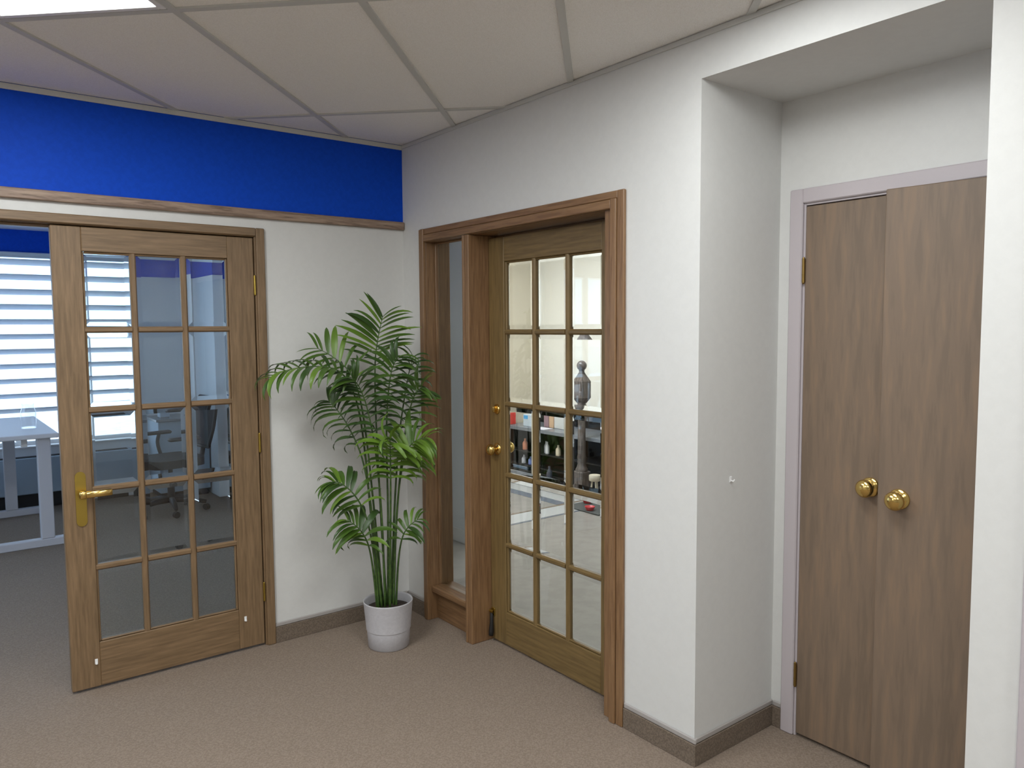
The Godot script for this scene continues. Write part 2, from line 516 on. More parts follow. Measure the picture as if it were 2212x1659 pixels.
	baseboard("baseboard_pier", Vector3(1.70, 0, 0), Vector3(2.06, 0, 0.012), Vector3(0, 0, 1), "brown carpet baseboard on pier beside sidelight door")
	baseboard("baseboard_alcove", Vector3(2.048, 0, -0.4823), Vector3(2.06, 0, 0), Vector3(1, 0, 0), "brown carpet baseboard along the alcove's side wall")
	baseboard("baseboard_closet", Vector3(2.06, 0, -0.4823), Vector3(2.098, 0, -0.4703), Vector3(0, 0, 1), "stub of brown carpet baseboard beside the closet casing")

func area(p: PackedVector2Array) -> float:
	var a := 0.0
	for i in p.size():
		a += p[i].cross(p[(i + 1) % p.size()])
	return absf(a) * 0.5

func lamp_cell(k: int, m: int) -> bool:
	return ((k == 0 or k == 3) and (m == 1 or m == 3)) or (m == 3 and (k == -3 or k == 6))

func bar(c: Node3D, r: Rect2, room: PackedVector2Array, down: Transform3D):
	var poly := PackedVector2Array([r.position, Vector2(r.end.x, r.position.y), r.end, Vector2(r.position.x, r.end.y)])
	for part in Geometry2D.intersect_polygons(poly, room):
		if area(part) < 0.0004: continue
		var st := nst()
		slab(st, part, -0.004, 0.003, down)
		put("grid_bar", st, M.grid, c)

func baseboard(called: String, a: Vector3, b: Vector3, out: Vector3, label: String):
	var o := thing(called, label, "baseboard", Vector3.ZERO, 0, "", "structure")
	box("carpet_strip", a, Vector3(b.x, 0.082, b.z), M.carpet_base, o, 0.002)
	box("cap_strip", Vector3(a.x, 0.082, a.z), Vector3(b.x, 0.104, b.z) - out * 0.003, M.cap, o, 0.004)

func french_door():
	var tr := thing("trim_3", "thin oak casing and jamb round the French door opening", "trim", Vector3.ZERO, 0, "", "structure")
	box("jamb", Vector3(-0.125, 0, 0.815), Vector3(0.004, 2.075, 0.838), M.oak_y, tr)
	box("jamb", Vector3(-0.125, 0, 2.597), Vector3(0.004, 2.075, 2.62), M.oak_y, tr)
	box("jamb", Vector3(-0.125, 2.055, 0.838), Vector3(0.004, 2.075, 2.597), M.oak_z, tr)
	box("stop", Vector3(-0.075, 0, 0.838), Vector3(-0.045, 2.055, 0.850), M.oak_y, tr)
	box("stop", Vector3(-0.075, 2.043, 0.850), Vector3(-0.045, 2.055, 2.597), M.oak_z, tr)
	box("casing", Vector3(0, 0, 0.79), Vector3(0.018, 2.098, 0.832), M.oak_y, tr, 0.004)
	box("casing", Vector3(0, 0, 2.605), Vector3(0.018, 2.098, 2.647), M.oak_y, tr, 0.004)
	box("casing", Vector3(0, 2.058, 0.832), Vector3(0.018, 2.098, 2.605), M.oak_z, tr, 0.004)
	# local x runs from the free edge (world z 1.703) to the hinge edge
	var o := thing("door_1", "oak French door leaf with fifteen bevelled panes and brass lever", "door", Vector3(0.0, 0, 1.703), PI / 2, "", "structure")
	glazed_leaf(o, 0.86, 0.012, 2.05, 0.115, 0.735, 0.212, 1.945, M.oak_y, M.oak_z)
	for y in [1.82, 1.04, 0.28]:
		hinge(o, Vector3(0.862, y, 0.005), M.brass_satin)
	# lever on its long plate
	var st := nst()
	var pl := PackedVector2Array()
	for i in 9:
		var a := PI * i / 8.0
		pl.append(Vector2(cos(a) * 0.021, 0.1 + sin(a) * 0.021))
	for i in 9:
		var a := PI + PI * i / 8.0
		pl.append(Vector2(cos(a) * 0.021, -0.1 + sin(a) * 0.021))
	slab(st, pl, 0.0, 0.005, Transform3D(Basis.IDENTITY, Vector3(0.068, 0.868, 0)))
	var plate := put("escutcheon", st, M.brass_satin, o)
	st = nst()
	lathe(st, [Vector2(0.010, 0.004), Vector2(0.010, 0.03)], 20, Transform3D(Basis(Vector3.RIGHT, PI / 2), Vector3(0.07, 0.892, 0)))
	bx(st, Vector3(0.057, 0.875, 0.026), Vector3(0.085, 0.909, 0.052), 0.005)
	bx(st, Vector3(0.080, 0.877, 0.032), Vector3(0.186, 0.907, 0.052), 0.005)
	put("lever", st, M.brass, o)
	for p in [Vector3(0.098, 0.128, 0.0), Vector3(0.765, 0.162, 0.0)]:
		st = nst()
		bx(st, p + Vector3(-0.006, -0.012, 0), p + Vector3(0.006, 0.012, 0.003), 0.001)
		bx(st, p + Vector3(-0.004, -0.012, 0.003), p + Vector3(0.004, -0.004, 0.012), 0.002)
		var hk := put("hook", st, M.white, o)
		hk.set_meta("label", "small white plastic hook")

func sidelight_door():
	var tr := thing("trim_4", "brown oak frame joining glazed door and narrow sidelight", "trim", Vector3.ZERO, 0, "", "structure")
	# casing round the whole
	for s in [[0.184, 0.209, 0.013], [0.207, 0.237, 0.020]]:
		box("casing", Vector3(s[0], 0, 0), Vector3(s[1], 2.13, s[2]), M.frame_y, tr, 0.003)
	for s in [[1.662, 1.698, 0.016], [1.628, 1.660, 0.022]]:
		box("casing", Vector3(s[0], 0, 0), Vector3(s[1], 2.13 if s[0] > 1.65 else 2.1, s[2]), M.frame_y, tr, 0.003)
	box("casing", Vector3(0.209, 2.100, 0), Vector3(1.662, 2.13, 0.014), M.frame_x, tr, 0.003)
	box("casing", Vector3(0.237, 2.063, 0), Vector3(1.628, 2.098, 0.02), M.frame_x, tr, 0.003)
	box("jamb", Vector3(0.21, 0, -0.155), Vector3(0.236, 2.085, 0), M.frame_y, tr)
	box("jamb", Vector3(1.58, 0, -0.155), Vector3(1.655, 2.085, 0), M.frame_y, tr)
	box("jamb", Vector3(0.236, 2.06, -0.155), Vector3(1.58, 2.085, 0), M.frame_x, tr)
	box("mullion", Vector3(0.622, 0, -0.155), Vector3(0.660, 2.06, 0.020), M.frame_y, tr, 0.003)
	box("mullion", Vector3(0.608, 0, 0.0), Vector3(0.624, 2.06, 0.024), M.frame_y, tr, 0.003)
	box("stop", Vector3(0.660, 0, -0.155), Vector3(0.674, 2.06, -0.142), M.frame_y, tr)
	box("stop", Vector3(0.660, 2.046, -0.155), Vector3(1.58, 2.06, -0.142), M.frame_x, tr)
	# sidelight: pane, sill, kick panel
	var w := thing("window_1", "narrow sidelight pane beside the glazed door", "window", Vector3.ZERO, 0, "", "structure")
	box("sill", Vector3(0.236, 0.155, -0.150), Vector3(0.622, 0.190, -0.005), M.frame_x, w, 0.006)
	box("kick_panel", Vector3(0.236, 0, -0.085), Vector3(0.622, 0.155, -0.045), M.frame_x, w, 0.002)
	for s in [[0.236, 0.244], [0.614, 0.622]]:
		box("glazing_bead", Vector3(s[0], 0.19, -0.083), Vector3(s[1], 2.06, -0.055), M.frame_y, w, 0.003)
	box("glazing_bead", Vector3(0.244, 2.05, -0.083), Vector3(0.614, 2.06, -0.055), M.frame_x, w, 0.003)
	var st := nst()
	glass(st, 0.374, 1.862, Transform3D(Basis.IDENTITY, Vector3(0.429, 1.1205, -0.069)), 0.018)
	put("pane", st, M.glass, w)
	# the door leaf, set to the back of the jamb
	var o := thing("door_2", "brown oak door with fifteen bevelled panes, deadbolt and round brass knob", "door", Vector3(0.664, 0, -0.10), 0, "", "structure")
	glazed_leaf(o, 0.912, 0.012, 2.045, 0.124, 0.796, 0.180, 1.925, M.olive_y, M.olive_x, 0.04, 0.025)
	var kx := 0.062
	knob(o, Vector3(kx, 1.0, 0.0), M.brass, 0.028, 0.066)
	# the same knob on the other face
	var t := Transform3D(Basis(Vector3.RIGHT, -PI / 2), Vector3(kx, 1.0, -0.04))
	st = nst()
	var prof := [Vector2(0.03, 0), Vector2(0.03, 0.005), Vector2(0.012, 0.012), Vector2(0.012, 0.024)]
	for i in 9:
		var a := -PI * 0.38 + PI * 0.88 * i / 8.0
		prof.append(Vector2(0.028 * cos(a), 0.042 + 0.021 * sin(a)))
	lathe(st, prof, 28, t)
	put("knob", st, M.brass, o)
	# deadbolt turn
	st = nst()
	lathe(st, [Vector2(0.025, 0), Vector2(0.025, 0.005), Vector2(0.021, 0.01), Vector2(0, 0.011)], 28, Transform3D(Basis(Vector3.RIGHT, PI / 2), Vector3(kx, 1.20, 0)))
	bx(st, Vector3(kx - 0.004, 1.185, 0.010), Vector3(kx + 0.004, 1.215, 0.028), 0.002)
	put("deadbolt", st, M.brass, o)
	# kick-down door holder
	st = nst()
	bx(st, Vector3(0.006, 0.135, 0.0), Vector3(0.034, 0.175, 0.006), 0.002)
	lathe(st, [Vector2(0.009, -0.014), Vector2(0.009, 0.014)], 14, Transform3D(Basis(Vector3.FORWARD, PI / 2), Vector3(0.02, 0.158, 0.012)))
	var hold := put("door_holder", st, M.brass_satin, o)
	st = nst()
	tube(st, [Vector3(0.02, 0.15, 0.014), Vector3(0.022, 0.1, 0.016), Vector3(0.024, 0.055, 0.02), Vector3(0.024, 0.035, 0.022)], [0.008, 0.009, 0.013, 0.012], 10)
	put("rubber_foot", st, M.rubber, hold)

func closet():
	var tr := thing("trim_5", "pale lavender casing round the closet doors", "trim", Vector3.ZERO, 0, "", "structure")
	var z := -0.4823
	box("casing", Vector3(2.100, 0, z), Vector3(2.154, 2.114, z + 0.018), M.lavender, tr, 0.004)
	box("casing", Vector3(2.846, 0, z), Vector3(2.900, 2.114, z + 0.018), M.lavender, tr, 0.004)
	box("casing", Vector3(2.154, 2.06, z), Vector3(2.846, 2.114, z + 0.018), M.lavender, tr, 0.004)
	box("jamb", Vector3(2.15, 0, -0.56), Vector3(2.162, 2.062, z + 0.006), M.lavender, tr, 0.001)
	box("jamb", Vector3(2.838, 0, -0.56), Vector3(2.85, 2.062, z + 0.006), M.lavender, tr, 0.001)
	box("jamb", Vector3(2.162, 2.052, -0.56), Vector3(2.838, 2.062, z + 0.006), M.lavender, tr, 0.001)
	var o := thing("door_3", "left flush brown closet door, closed, with a brass knob", "door", Vector3(2.165, 0, -0.470), 0, "", "structure")
	box("slab", Vector3(0, 0.014, -0.035), Vector3(0.334, 2.047, 0), M.birch, o, 0.003)
	knob(o, Vector3(0.272, 1.032, 0), M.brass, 0.032, 0.064)
	for y in [1.81, 0.25]: hinge(o, Vector3(-0.002, y, 0.006), M.old_brass)
	# right leaf hangs from its right edge and stands a little ajar
	o = thing("door_4", "right flush brown closet door standing slightly ajar, with a brass knob", "door", Vector3(2.842, 0, -0.427), deg_to_rad(6.0), "", "structure")
	box("slab", Vector3(-0.342, 0.012, -0.035), Vector3(0, 2.054, 0), M.birch, o, 0.003)
	knob(o, Vector3(-0.272, 1.022, 0), M.brass, 0.032, 0.064)
	# a further closed door at the right, only its casing edge in view
	tr = thing("trim_6", "pale lavender casing of the next door, at the right edge", "trim", Vector3.ZERO, 0, "", "structure")
	box("casing", Vector3(3.078, 0, -0.02), Vector3(3.140, 2.114, 0.018), M.lavender, tr, 0.004)
	box("casing", Vector3(3.898, 0, -0.02), Vector3(3.960, 2.114, 0.018), M.lavender, tr, 0.004)
	box("casing", Vector3(3.140, 2.052, -0.02), Vector3(3.898, 2.114, 0.018), M.lavender, tr, 0.004)
	o = thing("door_5", "closed flush brown door beyond the right edge", "door", Vector3(3.12, 0, -0.06), 0, "", "structure")
	box("slab", Vector3(0, 0.01, -0.04), Vector3(0.8, 2.06, 0), M.birch, o, 0.003)
	# small white hook left on the alcove wall
	var st := nst()
	bx(st, Vector3(2.048, 1.025, -0.199), Vector3(2.051, 1.047, -0.187), 0.001)
	tube(st, [Vector3(2.05, 1.032, -0.193), Vector3(2.062, 1.030, -0.193), Vector3(2.066, 1.038, -0.193)], [0.003, 0.003, 0.002], 8)
	tag(put("wall_hook", st, M.white), "tiny white hook stuck on the alcove's side wall", "hook")

# ---------------------------------------------------------------- the palm
func leaflet_mesh(droop: float, width: float) -> ArrayMesh:
	# unit length along +x, blade folded along its midrib, drooping towards -y
	var st := SurfaceTool.new()
	st.begin(Mesh.PRIMITIVE_TRIANGLES)
	st.set_smooth_group(0)
	var n := 7
	var rows := []
	var p := Vector2.ZERO
	for i in n + 1:
		var f := float(i) / n
		var a := -droop * f * f
		if i > 0: p += Vector2(cos(a), sin(a)) / n
		var w := width * pow(sin(PI * clampf(0.06 + 0.93 * f, 0, 1)), 0.7) * (1.0 - 0.25 * f)
		rows.append([Vector3(p.x, p.y, 0), Vector3(p.x - sin(a) * w * 0.35, p.y + cos(a) * w * 0.35, w), Vector3(p.x - sin(a) * w * 0.35, p.y + cos(a) * w * 0.35, -w)])
	for i in n:
		for s in [1, 2]:
			quad(st, rows[i][0], rows[i][s], rows[i + 1][s], rows[i + 1][0], Vector3(0, 1, 0))
	st.generate_normals()
	return st.commit()

func palm():
	var o := thing("potted_palm", "tall green palm in a pale grey pot in the corner", "plant", Vector3(0.385, 0, 0.345), 0.9091)
	var st := nst()
	# pot in two shells with a seam, rim turned in
	lathe(st, [Vector2(0, 0.0), Vector2(0.098, 0.0), Vector2(0.103, 0.004), Vector2(0.1085, 0.088), Vector2(0.1085, 0.0895), Vector2(0.1115, 0.091), Vector2(0.1115, 0.0925), Vector2(0.1235, 0.228), Vector2(0.1245, 0.233), Vector2(0.1225, 0.2355), Vector2(0.1195, 0.2345), Vector2(0.1175, 0.226), Vector2(0.1125, 0.19), Vector2(0.110, 0.15)], 64)
	put("pot", st, M.pot, o)
	st = nst()
	var rng := RandomNumberGenerator.new()
	rng.seed = 77
	lathe(st, [Vector2(0.1135, 0.192), Vector2(0.09, 0.199), Vector2(0.05, 0.206), Vector2(0, 0.208)], 32)
	put("soil", st, M.soil, o)
	var kinds := []
	for d in [0.35, 0.9, 1.5, 2.1]:
		for w in [0.072, 0.096]:
			kinds.append(leaflet_mesh(d, w))
	# each frond: its stalk (x right, y up, z towards the room), where leaflets begin, pairs, length, droop kind, blade normal, tone
	var fronds := [
		[[Vector3(-0.008, 0.19, 0), Vector3(-0.029, 0.70, 0), Vector3(-0.047, 1.164, -0.02), Vector3(-0.048, 1.42, -0.03), Vector3(-0.030, 1.55, -0.02), Vector3(0.000, 1.665, 0)], 0.60, 12, 0.20, 0, Vector3(0, 0.15, 1), 1],
		[[Vector3(-0.038, 0.19, 0), Vector3(-0.084, 0.694, -0.02), Vector3(-0.108, 1.051, 0), Vector3(-0.137, 1.262, 0.03), Vector3(-0.198, 1.395, 0.08), Vector3(-0.311, 1.425, 0.12), Vector3(-0.433, 1.409, 0.16), Vector3(-0.50, 1.375, 0.19)], 0.52, 13, 0.19, 2, Vector3(0, 1, 0.35), 1],
		[[Vector3(-0.024, 0.19, 0), Vector3(-0.062, 0.75, 0.02), Vector3(-0.098, 1.171, 0.04), Vector3(-0.146, 1.366, 0.04), Vector3(-0.231, 1.457, 0.03), Vector3(-0.323, 1.51, 0.02)], 0.58, 8, 0.17, 1, Vector3(-0.2, 0.6, 1), 1],
		[[Vector3(-0.026, 0.19, 0.03), Vector3(-0.061, 0.664, 0.05), Vector3(-0.099, 0.944, 0.06), Vector3(-0.157, 1.107, 0.07), Vector3(-0.22, 1.21, 0.07), Vector3(-0.26, 1.25, 0.06)], 0.50, 11, 0.17, 2, Vector3(-0.5, 0.7, 0.5), 0],
		[[Vector3(-0.042, 0.19, 0.03), Vector3(-0.056, 0.479, 0.06), Vector3(-0.083, 0.674, 0.09), Vector3(-0.129, 0.791, 0.12), Vector3(-0.19, 0.857, 0.14), Vector3(-0.23, 0.87, 0.15)], 0.50, 10, 0.17, 2, Vector3(-0.3, 0.8, 0.4), 1],
		[[Vector3(-0.051, 0.19, 0.02), Vector3(-0.062, 0.409, 0.06), Vector3(-0.079, 0.546, 0.09), Vector3(-0.114, 0.629, 0.12), Vector3(-0.165, 0.678, 0.14)], 0.48, 9, 0.18, 2, Vector3(-0.3, 0.8, 0.4), 1],
		[[Vector3(0.012, 0.19, -0.02), Vector3(0.033, 0.686, -0.05), Vector3(0.059, 1.039, -0.07), Vector3(0.086, 1.228, -0.07), Vector3(0.115, 1.37, -0.05), Vector3(0.144, 1.464, -0.03)], 0.45, 12, 0.15, 2, Vector3(0.3, 0.3, 1), 0],
		[[Vector3(0.027, 0.19, 0), Vector3(0.048, 0.627, 0), Vector3(0.075, 0.845, 0.03), Vector3(0.107, 0.977, 0.06), Vector3(0.152, 1.049, 0.08), Vector3(0.215, 1.074, 0.1)], 0.42, 13, 0.19, 2, Vector3(0.2, 0.8, 0.6), 2],
		[[Vector3(0.039, 0.19, 0), Vector3(0.054, 0.413, 0), Vector3(0.078, 0.549, 0.02), Vector3(0.113, 0.615, 0.03), Vector3(0.16, 0.652, 0.03)], 0.5, 7, 0.13, 2, Vector3(0.3, 0.8, 0.4), 1],
		[[Vector3(-0.001, 0.19, 0), Vector3(0.008, 0.698, 0), Vector3(0.007, 1.05, 0), Vector3(0.023, 1.261, 0.03), Vector3(0.047, 1.399, 0.05), Vector3(0.083, 1.468, 0.07)], 0.5, 13, 0.17, 2, Vector3(0, 0.4, 1), 0],
		[[Vector3(-0.01, 0.19, 0.03), Vector3(-0.015, 0.663, 0.05), Vector3(-0.035, 0.992, 0.07), Vector3(-0.065, 1.2, 0.09), Vector3(-0.095, 1.315, 0.12), Vector3(-0.126, 1.374, 0.16)], 0.45, 15, 0.18, 2, Vector3(-0.2, 0.5, 1), 0],
		[[Vector3(0.017, 0.19, 0.05), Vector3(0.033, 0.67, 0.08), Vector3(0.040, 0.86, 0.10), Vector3(0.046, 0.98, 0.13), Vector3(0.052, 1.05, 0.17), Vector3(0.06, 1.09, 0.22)], 0.42, 13, 0.20, 3, Vector3(0, 0.7, 0.8), 2],
		[[Vector3(0.018, 0.19, -0.03), Vector3(0.047, 0.686, -0.05), Vector3(0.085, 1.018, -0.05), Vector3(0.118, 1.184, -0.04), Vector3(0.152, 1.279, -0.02), Vector3(0.186, 1.31, 0)], 0.48, 11, 0.15, 1, Vector3(0.3, 0.6, 0.9), 1],
	]
	for f in fronds:
		var path := curve(f[0], 26)
		var radii := []
		for i in path.size(): radii.append(lerpf(0.0064, 0.0015, float(i) / (path.size() - 1)))
		st = nst()
		tube(st, path, radii, 7)
		var fr := put("frond", st, M.stem, o)
		var pairs: int = f[2]
		for i in pairs:
			var u := float(i) / (pairs - 1)
			var s: float = lerpf(f[1], 0.985, u) * (path.size() - 1)
			var k := mini(int(s), path.size() - 2)
			var at: Vector3 = (path[k] as Vector3).lerp(path[k + 1], s - k)
			var tg: Vector3 = ((path[k + 1] as Vector3) - (path[maxi(k - 1, 0)] as Vector3)).normalized()
			var nrm: Vector3 = f[5]
			nrm = (nrm - tg * nrm.dot(tg)).normalized()
			var side := tg.cross(nrm).normalized()
			var ln: float = f[3] * (0.62 + 0.6 * sin(PI * (0.18 + 0.72 * u))) * 0.86
			for sg: float in [-1.0, 1.0]:
				var lean := lerpf(0.55, 1.6, u * u) + rng.randf_range(-0.12, 0.12)
				var dir := (side * sg + tg * lean * 0.8 + nrm * rng.randf_range(0.05, 0.4)).normalized()
				var up := Vector3.UP.lerp(nrm, 0.35)
				if absf(up.normalized().dot(dir)) > 0.95: up = nrm
				var zz := dir.cross(up).normalized()
				var yy := zz.cross(dir).normalized()
				var kind: int = clampi(int(f[4]) + (rng.randi_range(-1, 1) if rng.randf() < 0.4 else 0), 0, 3)
				var l := MeshInstance3D.new()
				l.name = "leaflet"
				l.mesh = kinds[kind * 2 + rng.randi_range(0, 1)]
				l.material_override = M.leaf[clampi(int(f[6]) + (rng.randi_range(-1, 1) if rng.randf() < 0.45 else 0), 0, 2)]
				var L := ln * rng.randf_range(0.82, 1.12)
				var tr := Transform3D(Basis(dir * L, yy * L, zz * L), at)
				# blades that would touch a wall or door frame hang shorter
				var tip := o.transform * (tr * Vector3(0.75, -0.25, 0))
				if tip.x < 0.03 or tip.z < 0.045:
					L *= 0.55
					tr = Transform3D(Basis(dir * L, yy * L, zz * L), at)
				l.transform = tr
				fr.add_child(l, true)

# ---------------------------------------------------------------- the meeting room behind the French door
func meeting_room():
	var w := thing("wall_meeting_window", "meeting room's window wall, blue at the top", "wall", Vector3.ZERO, 0, "", "structure")
	var x0 := -4.5
	var x1 := -4.35
	box("apron", Vector3(x0, 0, 0.50), Vector3(x1, 0.55, 3.6), M.grey_wall, w, 0.0)
	box("plaster", Vector3(x0, 0, -0.25), Vector3(x1, 2.12, 0.50), M.meeting_wall, w, 0.0)
	box("blue_band", Vector3(x0, 2.12, -0.25), Vector3(x1, 2.72, 0.50), M.blue, w, 0.0)
	box("blue_band", Vector3(x0, 2.31, 0.50), Vector3(x1, 2.72, 3.6), M.blue, w, 0.0)
	box("plaster", Vector3(x0, 0, 3.6), Vector3(x1, 2.72, 4.2), M.grey_wall, w, 0.0)
	w = thing("wall_meeting_side", "meeting room's side wall, stepped back, with a blue band", "wall", Vector3.ZERO, 0, "", "structure")
	box("plaster", Vector3(x1, 0, -0.25), Vector3(-3.70, 2.12, -0.074), M.bright_wall, w, 0.002)
	box("blue_band", Vector3(x1, 2.12, -0.25), Vector3(-3.70, 2.72, -0.074), M.blue, w, 0.002)
	box("plaster", Vector3(-3.70, 0, -0.25), Vector3(-0.12, 2.12, -0.165), M.bright_wall, w, 0.0)
	box("blue_band", Vector3(-3.70, 2.12, -0.25), Vector3(-0.12, 2.72, -0.165), M.blue, w, 0.0)
	tag(box("ceiling_meeting", Vector3(x1, 2.5, -0.165), Vector3(-0.12, 2.56, 4.2), M.white, null, 0.0), "plain pale ceiling of the meeting room", "ceiling", "", "structure")
	w = thing("wall_meeting_end", "meeting room's other outer wall with a wide window, out of view", "wall", Vector3.ZERO, 0, "", "structure")
	var ez := 4.2
	box("plaster", Vector3(-0.5, 0, ez), Vector3(-0.12, 2.72, ez + 0.12), M.wall, w, 0.0)
	box("plaster", Vector3(x0, 0, ez), Vector3(-4.1, 2.72, ez + 0.12), M.wall, w, 0.0)
	box("plaster", Vector3(-4.1, 2.31, ez), Vector3(-0.5, 2.72, ez + 0.12), M.wall, w, 0.0)
	box("plaster", Vector3(-4.1, 0, ez), Vector3(-0.5, 0.55, ez + 0.12), M.wall, w, 0.0)
	w = thing("window_3", "wide window in the meeting room's other outer wall, out of view", "window", Vector3.ZERO, 0, "", "structure")
	for x in [-4.1, -2.325, -0.55]: box("window_frame", Vector3(x, 0.55, ez + 0.03), Vector3(x + 0.05, 2.31, ez + 0.08), M.white, w, 0.004)
	for x in [-4.05, -2.275]: box("pane", Vector3(x, 0.55, ez + 0.05), Vector3(x + 1.725, 2.31, ez + 0.054), M.sheet, w, 0.0)
	# window: frame, panes
	var f := thing("window_2", "wide bright window of the meeting room behind louvres", "window", Vector3.ZERO, 0, "", "structure")
	var st := nst()
	for z in [[0.50, 0.52], [1.98, 2.03], [3.55, 3.60]]: bx(st, Vector3(x0 + 0.03, 0.55, z[0]), Vector3(x0 + 0.08, 2.31, z[1]), 0.004)
	bx(st, Vector3(x0 + 0.03, 0.55, 0.52), Vector3(x0 + 0.08, 0.60, 3.55), 0.004)
	bx(st, Vector3(x0 + 0.03, 2.26, 0.52), Vector3(x0 + 0.08, 2.31, 3.55), 0.004)
	put("window_frame", st, M.white, f)
	box("pane", Vector3(x0 + 0.05, 0.60, 0.52), Vector3(x0 + 0.054, 2.26, 1.98), M.sheet, f, 0.0)
	box("pane", Vector3(x0 + 0.05, 0.60, 2.03), Vector3(x0 + 0.054, 2.26, 3.55), M.sheet, f, 0.0)
	box("window_sill", Vector3(x0 + 0.08, 0.55, 0.50), Vector3(x1 + 0.03, 0.565, 3.6), M.white, f, 0.004)
	# louvred blind hung in the reveal
	var b := thing("louvre_blind", "broad grey louvre blind hung in the meeting room window", "blind", Vector3(-4.352, 0, 0))
	box("headrail", Vector3(-0.04, 2.255, 0.51), Vector3(0.04, 2.30, 3.58), M.louvre, b, 0.006)
	for i in 11:
		st = nst()
		var prof := PackedVector2Array()
		for k in 14:
			var a := TAU * k / 14
			prof.append(Vector2(cos(a) * 0.060, sin(a) * 0.008))
		var tilt := Basis(Vector3.BACK, deg_to_rad(23.0))
		slab(st, prof, 0.515, 3.57, Transform3D(tilt, Vector3(0, 2.215 - i * 0.1325, 0)))
		put("slat", st, M.louvre, b)
	for z in [1.02, 1.75, 2.3, 3.2]:
		st = nst()
		tube(st, [Vector3(0.0, 2.26, z), Vector3(0.0, 0.88, z)], [0.0012], 5)
		put("cord", st, M.louvre, b)
	# heater cover under the window
	var r := thing("heater_cover", "long slate grey heater cover under the meeting room window", "heater", Vector3(-4.348, 0, 0))
	box("housing", Vector3(0, 0.14, 0.56), Vector3(0.10, 0.47, 3.6), M.slate, r, 0.008)
	box("grille", Vector3(0.012, 0.47, 0.6), Vector3(0.088, 0.475, 3.56), M.black, r, 0.001)
	box("plinth", Vector3(0.0, 0, 0.6), Vector3(0.03, 0.14, 3.56), M.black, r, 0.001)
	# white table on a floor frame
	var t := thing("conference_table", "white conference table on square legs with floor runners", "table", Vector3(-3.44, 0, 1.36))
	box("tabletop", Vector3(-0.74, 0.815, 0), Vector3(0.69, 0.85, 2.4), M.gloss_white, t, 0.005)
	for p in [Vector3(0.58, 0.06, 0.05), Vector3(-0.66, 0.06, 0.17), Vector3(0.58, 0.06, 2.2), Vector3(-0.66, 0.06, 2.2)]:
		box("leg", p, p + Vector3(0.07, 0.755, 0.088), M.leg_white, t, 0.005)
	for xx in [0.58, -0.66]: box("runner", Vector3(xx, 0, -0.03), Vector3(xx + 0.07, 0.06, 2.36), M.leg_white, t, 0.006)
	for zz in [0.19, 2.2]: box("apron", Vector3(-0.59, 0.75, zz), Vector3(0.58, 0.815, zz + 0.04), M.white, t, 0.003)
	# clear jug on the table
	st = nst()
	lathe(st, [Vector2(0, 0), Vector2(0.05, 0), Vector2(0.052, 0.004), Vector2(0.055, 0.12), Vector2(0.04, 0.17), Vector2(0.043, 0.19), Vector2(0.041, 0.19), Vector2(0.038, 0.17), Vector2(0.052, 0.12), Vector2(0.049, 0.008), Vector2(0, 0.008)], 28, Transform3D(Basis.IDENTITY, Vector3(-3.22, 0.8505, 1.50)))
	tag(put("glass_jug", st, M.sheet), "clear glass jug standing on the white conference table", "jug")
	office_chair(Vector3(-3.38, 0, 0.44), deg_to_rad(10), "black office chair seen through the French door, beside the table end")
	office_chair(Vector3(-3.30, 0, 3.98), deg_to_rad(-170), "black office chair at the left edge, under the conference table")
	# side cabinet against the far wall, a bottle and a small box on it
	var c := thing("side_cabinet", "low slate side cabinet against the meeting room's far wall", "cabinet", Vector3(-4.345, 0, -0.06))
	box("body", Vector3(0, 0.06, 0.0), Vector3(0.42, 0.74, 0.46), M.slate, c, 0.003)
	box("top", Vector3(-0.0, 0.74, -0.01), Vector3(0.44, 0.765, 0.48), M.counter, c, 0.003)
	box("plinth", Vector3(0.02, 0, 0.02), Vector3(0.40, 0.06, 0.44), M.black, c, 0.001)
	st = nst()
	lathe(st, [Vector2(0, 0), Vector2(0.033, 0), Vector2(0.035, 0.004), Vector2(0.035, 0.13), Vector2(0.014, 0.17), Vector2(0.014, 0.2), Vector2(0, 0.2)], 22, Transform3D(Basis.IDENTITY, Vector3(-4.08, 0.7655, 0.06)))
	var bo := tag(put("water_bottle", st, mat(c8(70, 120, 178), 0.2)), "blue water bottle on the meeting room side cabinet", "bottle")
	st = nst()
	lathe(st, [Vector2(0.016, 0.195), Vector2(0.016, 0.225), Vector2(0, 0.226)], 18, Transform3D(Basis.IDENTITY, Vector3(-4.08, 0.7655, 0.06)))
	put("cap", st, M.white, bo)
	var bn := tag(box("telephone_box", Vector3(-4.16, 0.7655, 0.26), Vector3(-4.06, 0.86, 0.35), M.slate, null, 0.006), "small dark grey box on the meeting room side cabinet", "box")
	box("lid", Vector3(-4.163, 0.845, 0.257), Vector3(-4.057, 0.868, 0.353), M.black, bn, 0.004)
	# outside: pale paved ground
	tag(box("ground", Vector3(-60, -0.5, -50), Vector3(20, -0.3, 50), M.pavement, null, 0.0), "pale paved ground outside the meeting room window", "ground", "", "structure")

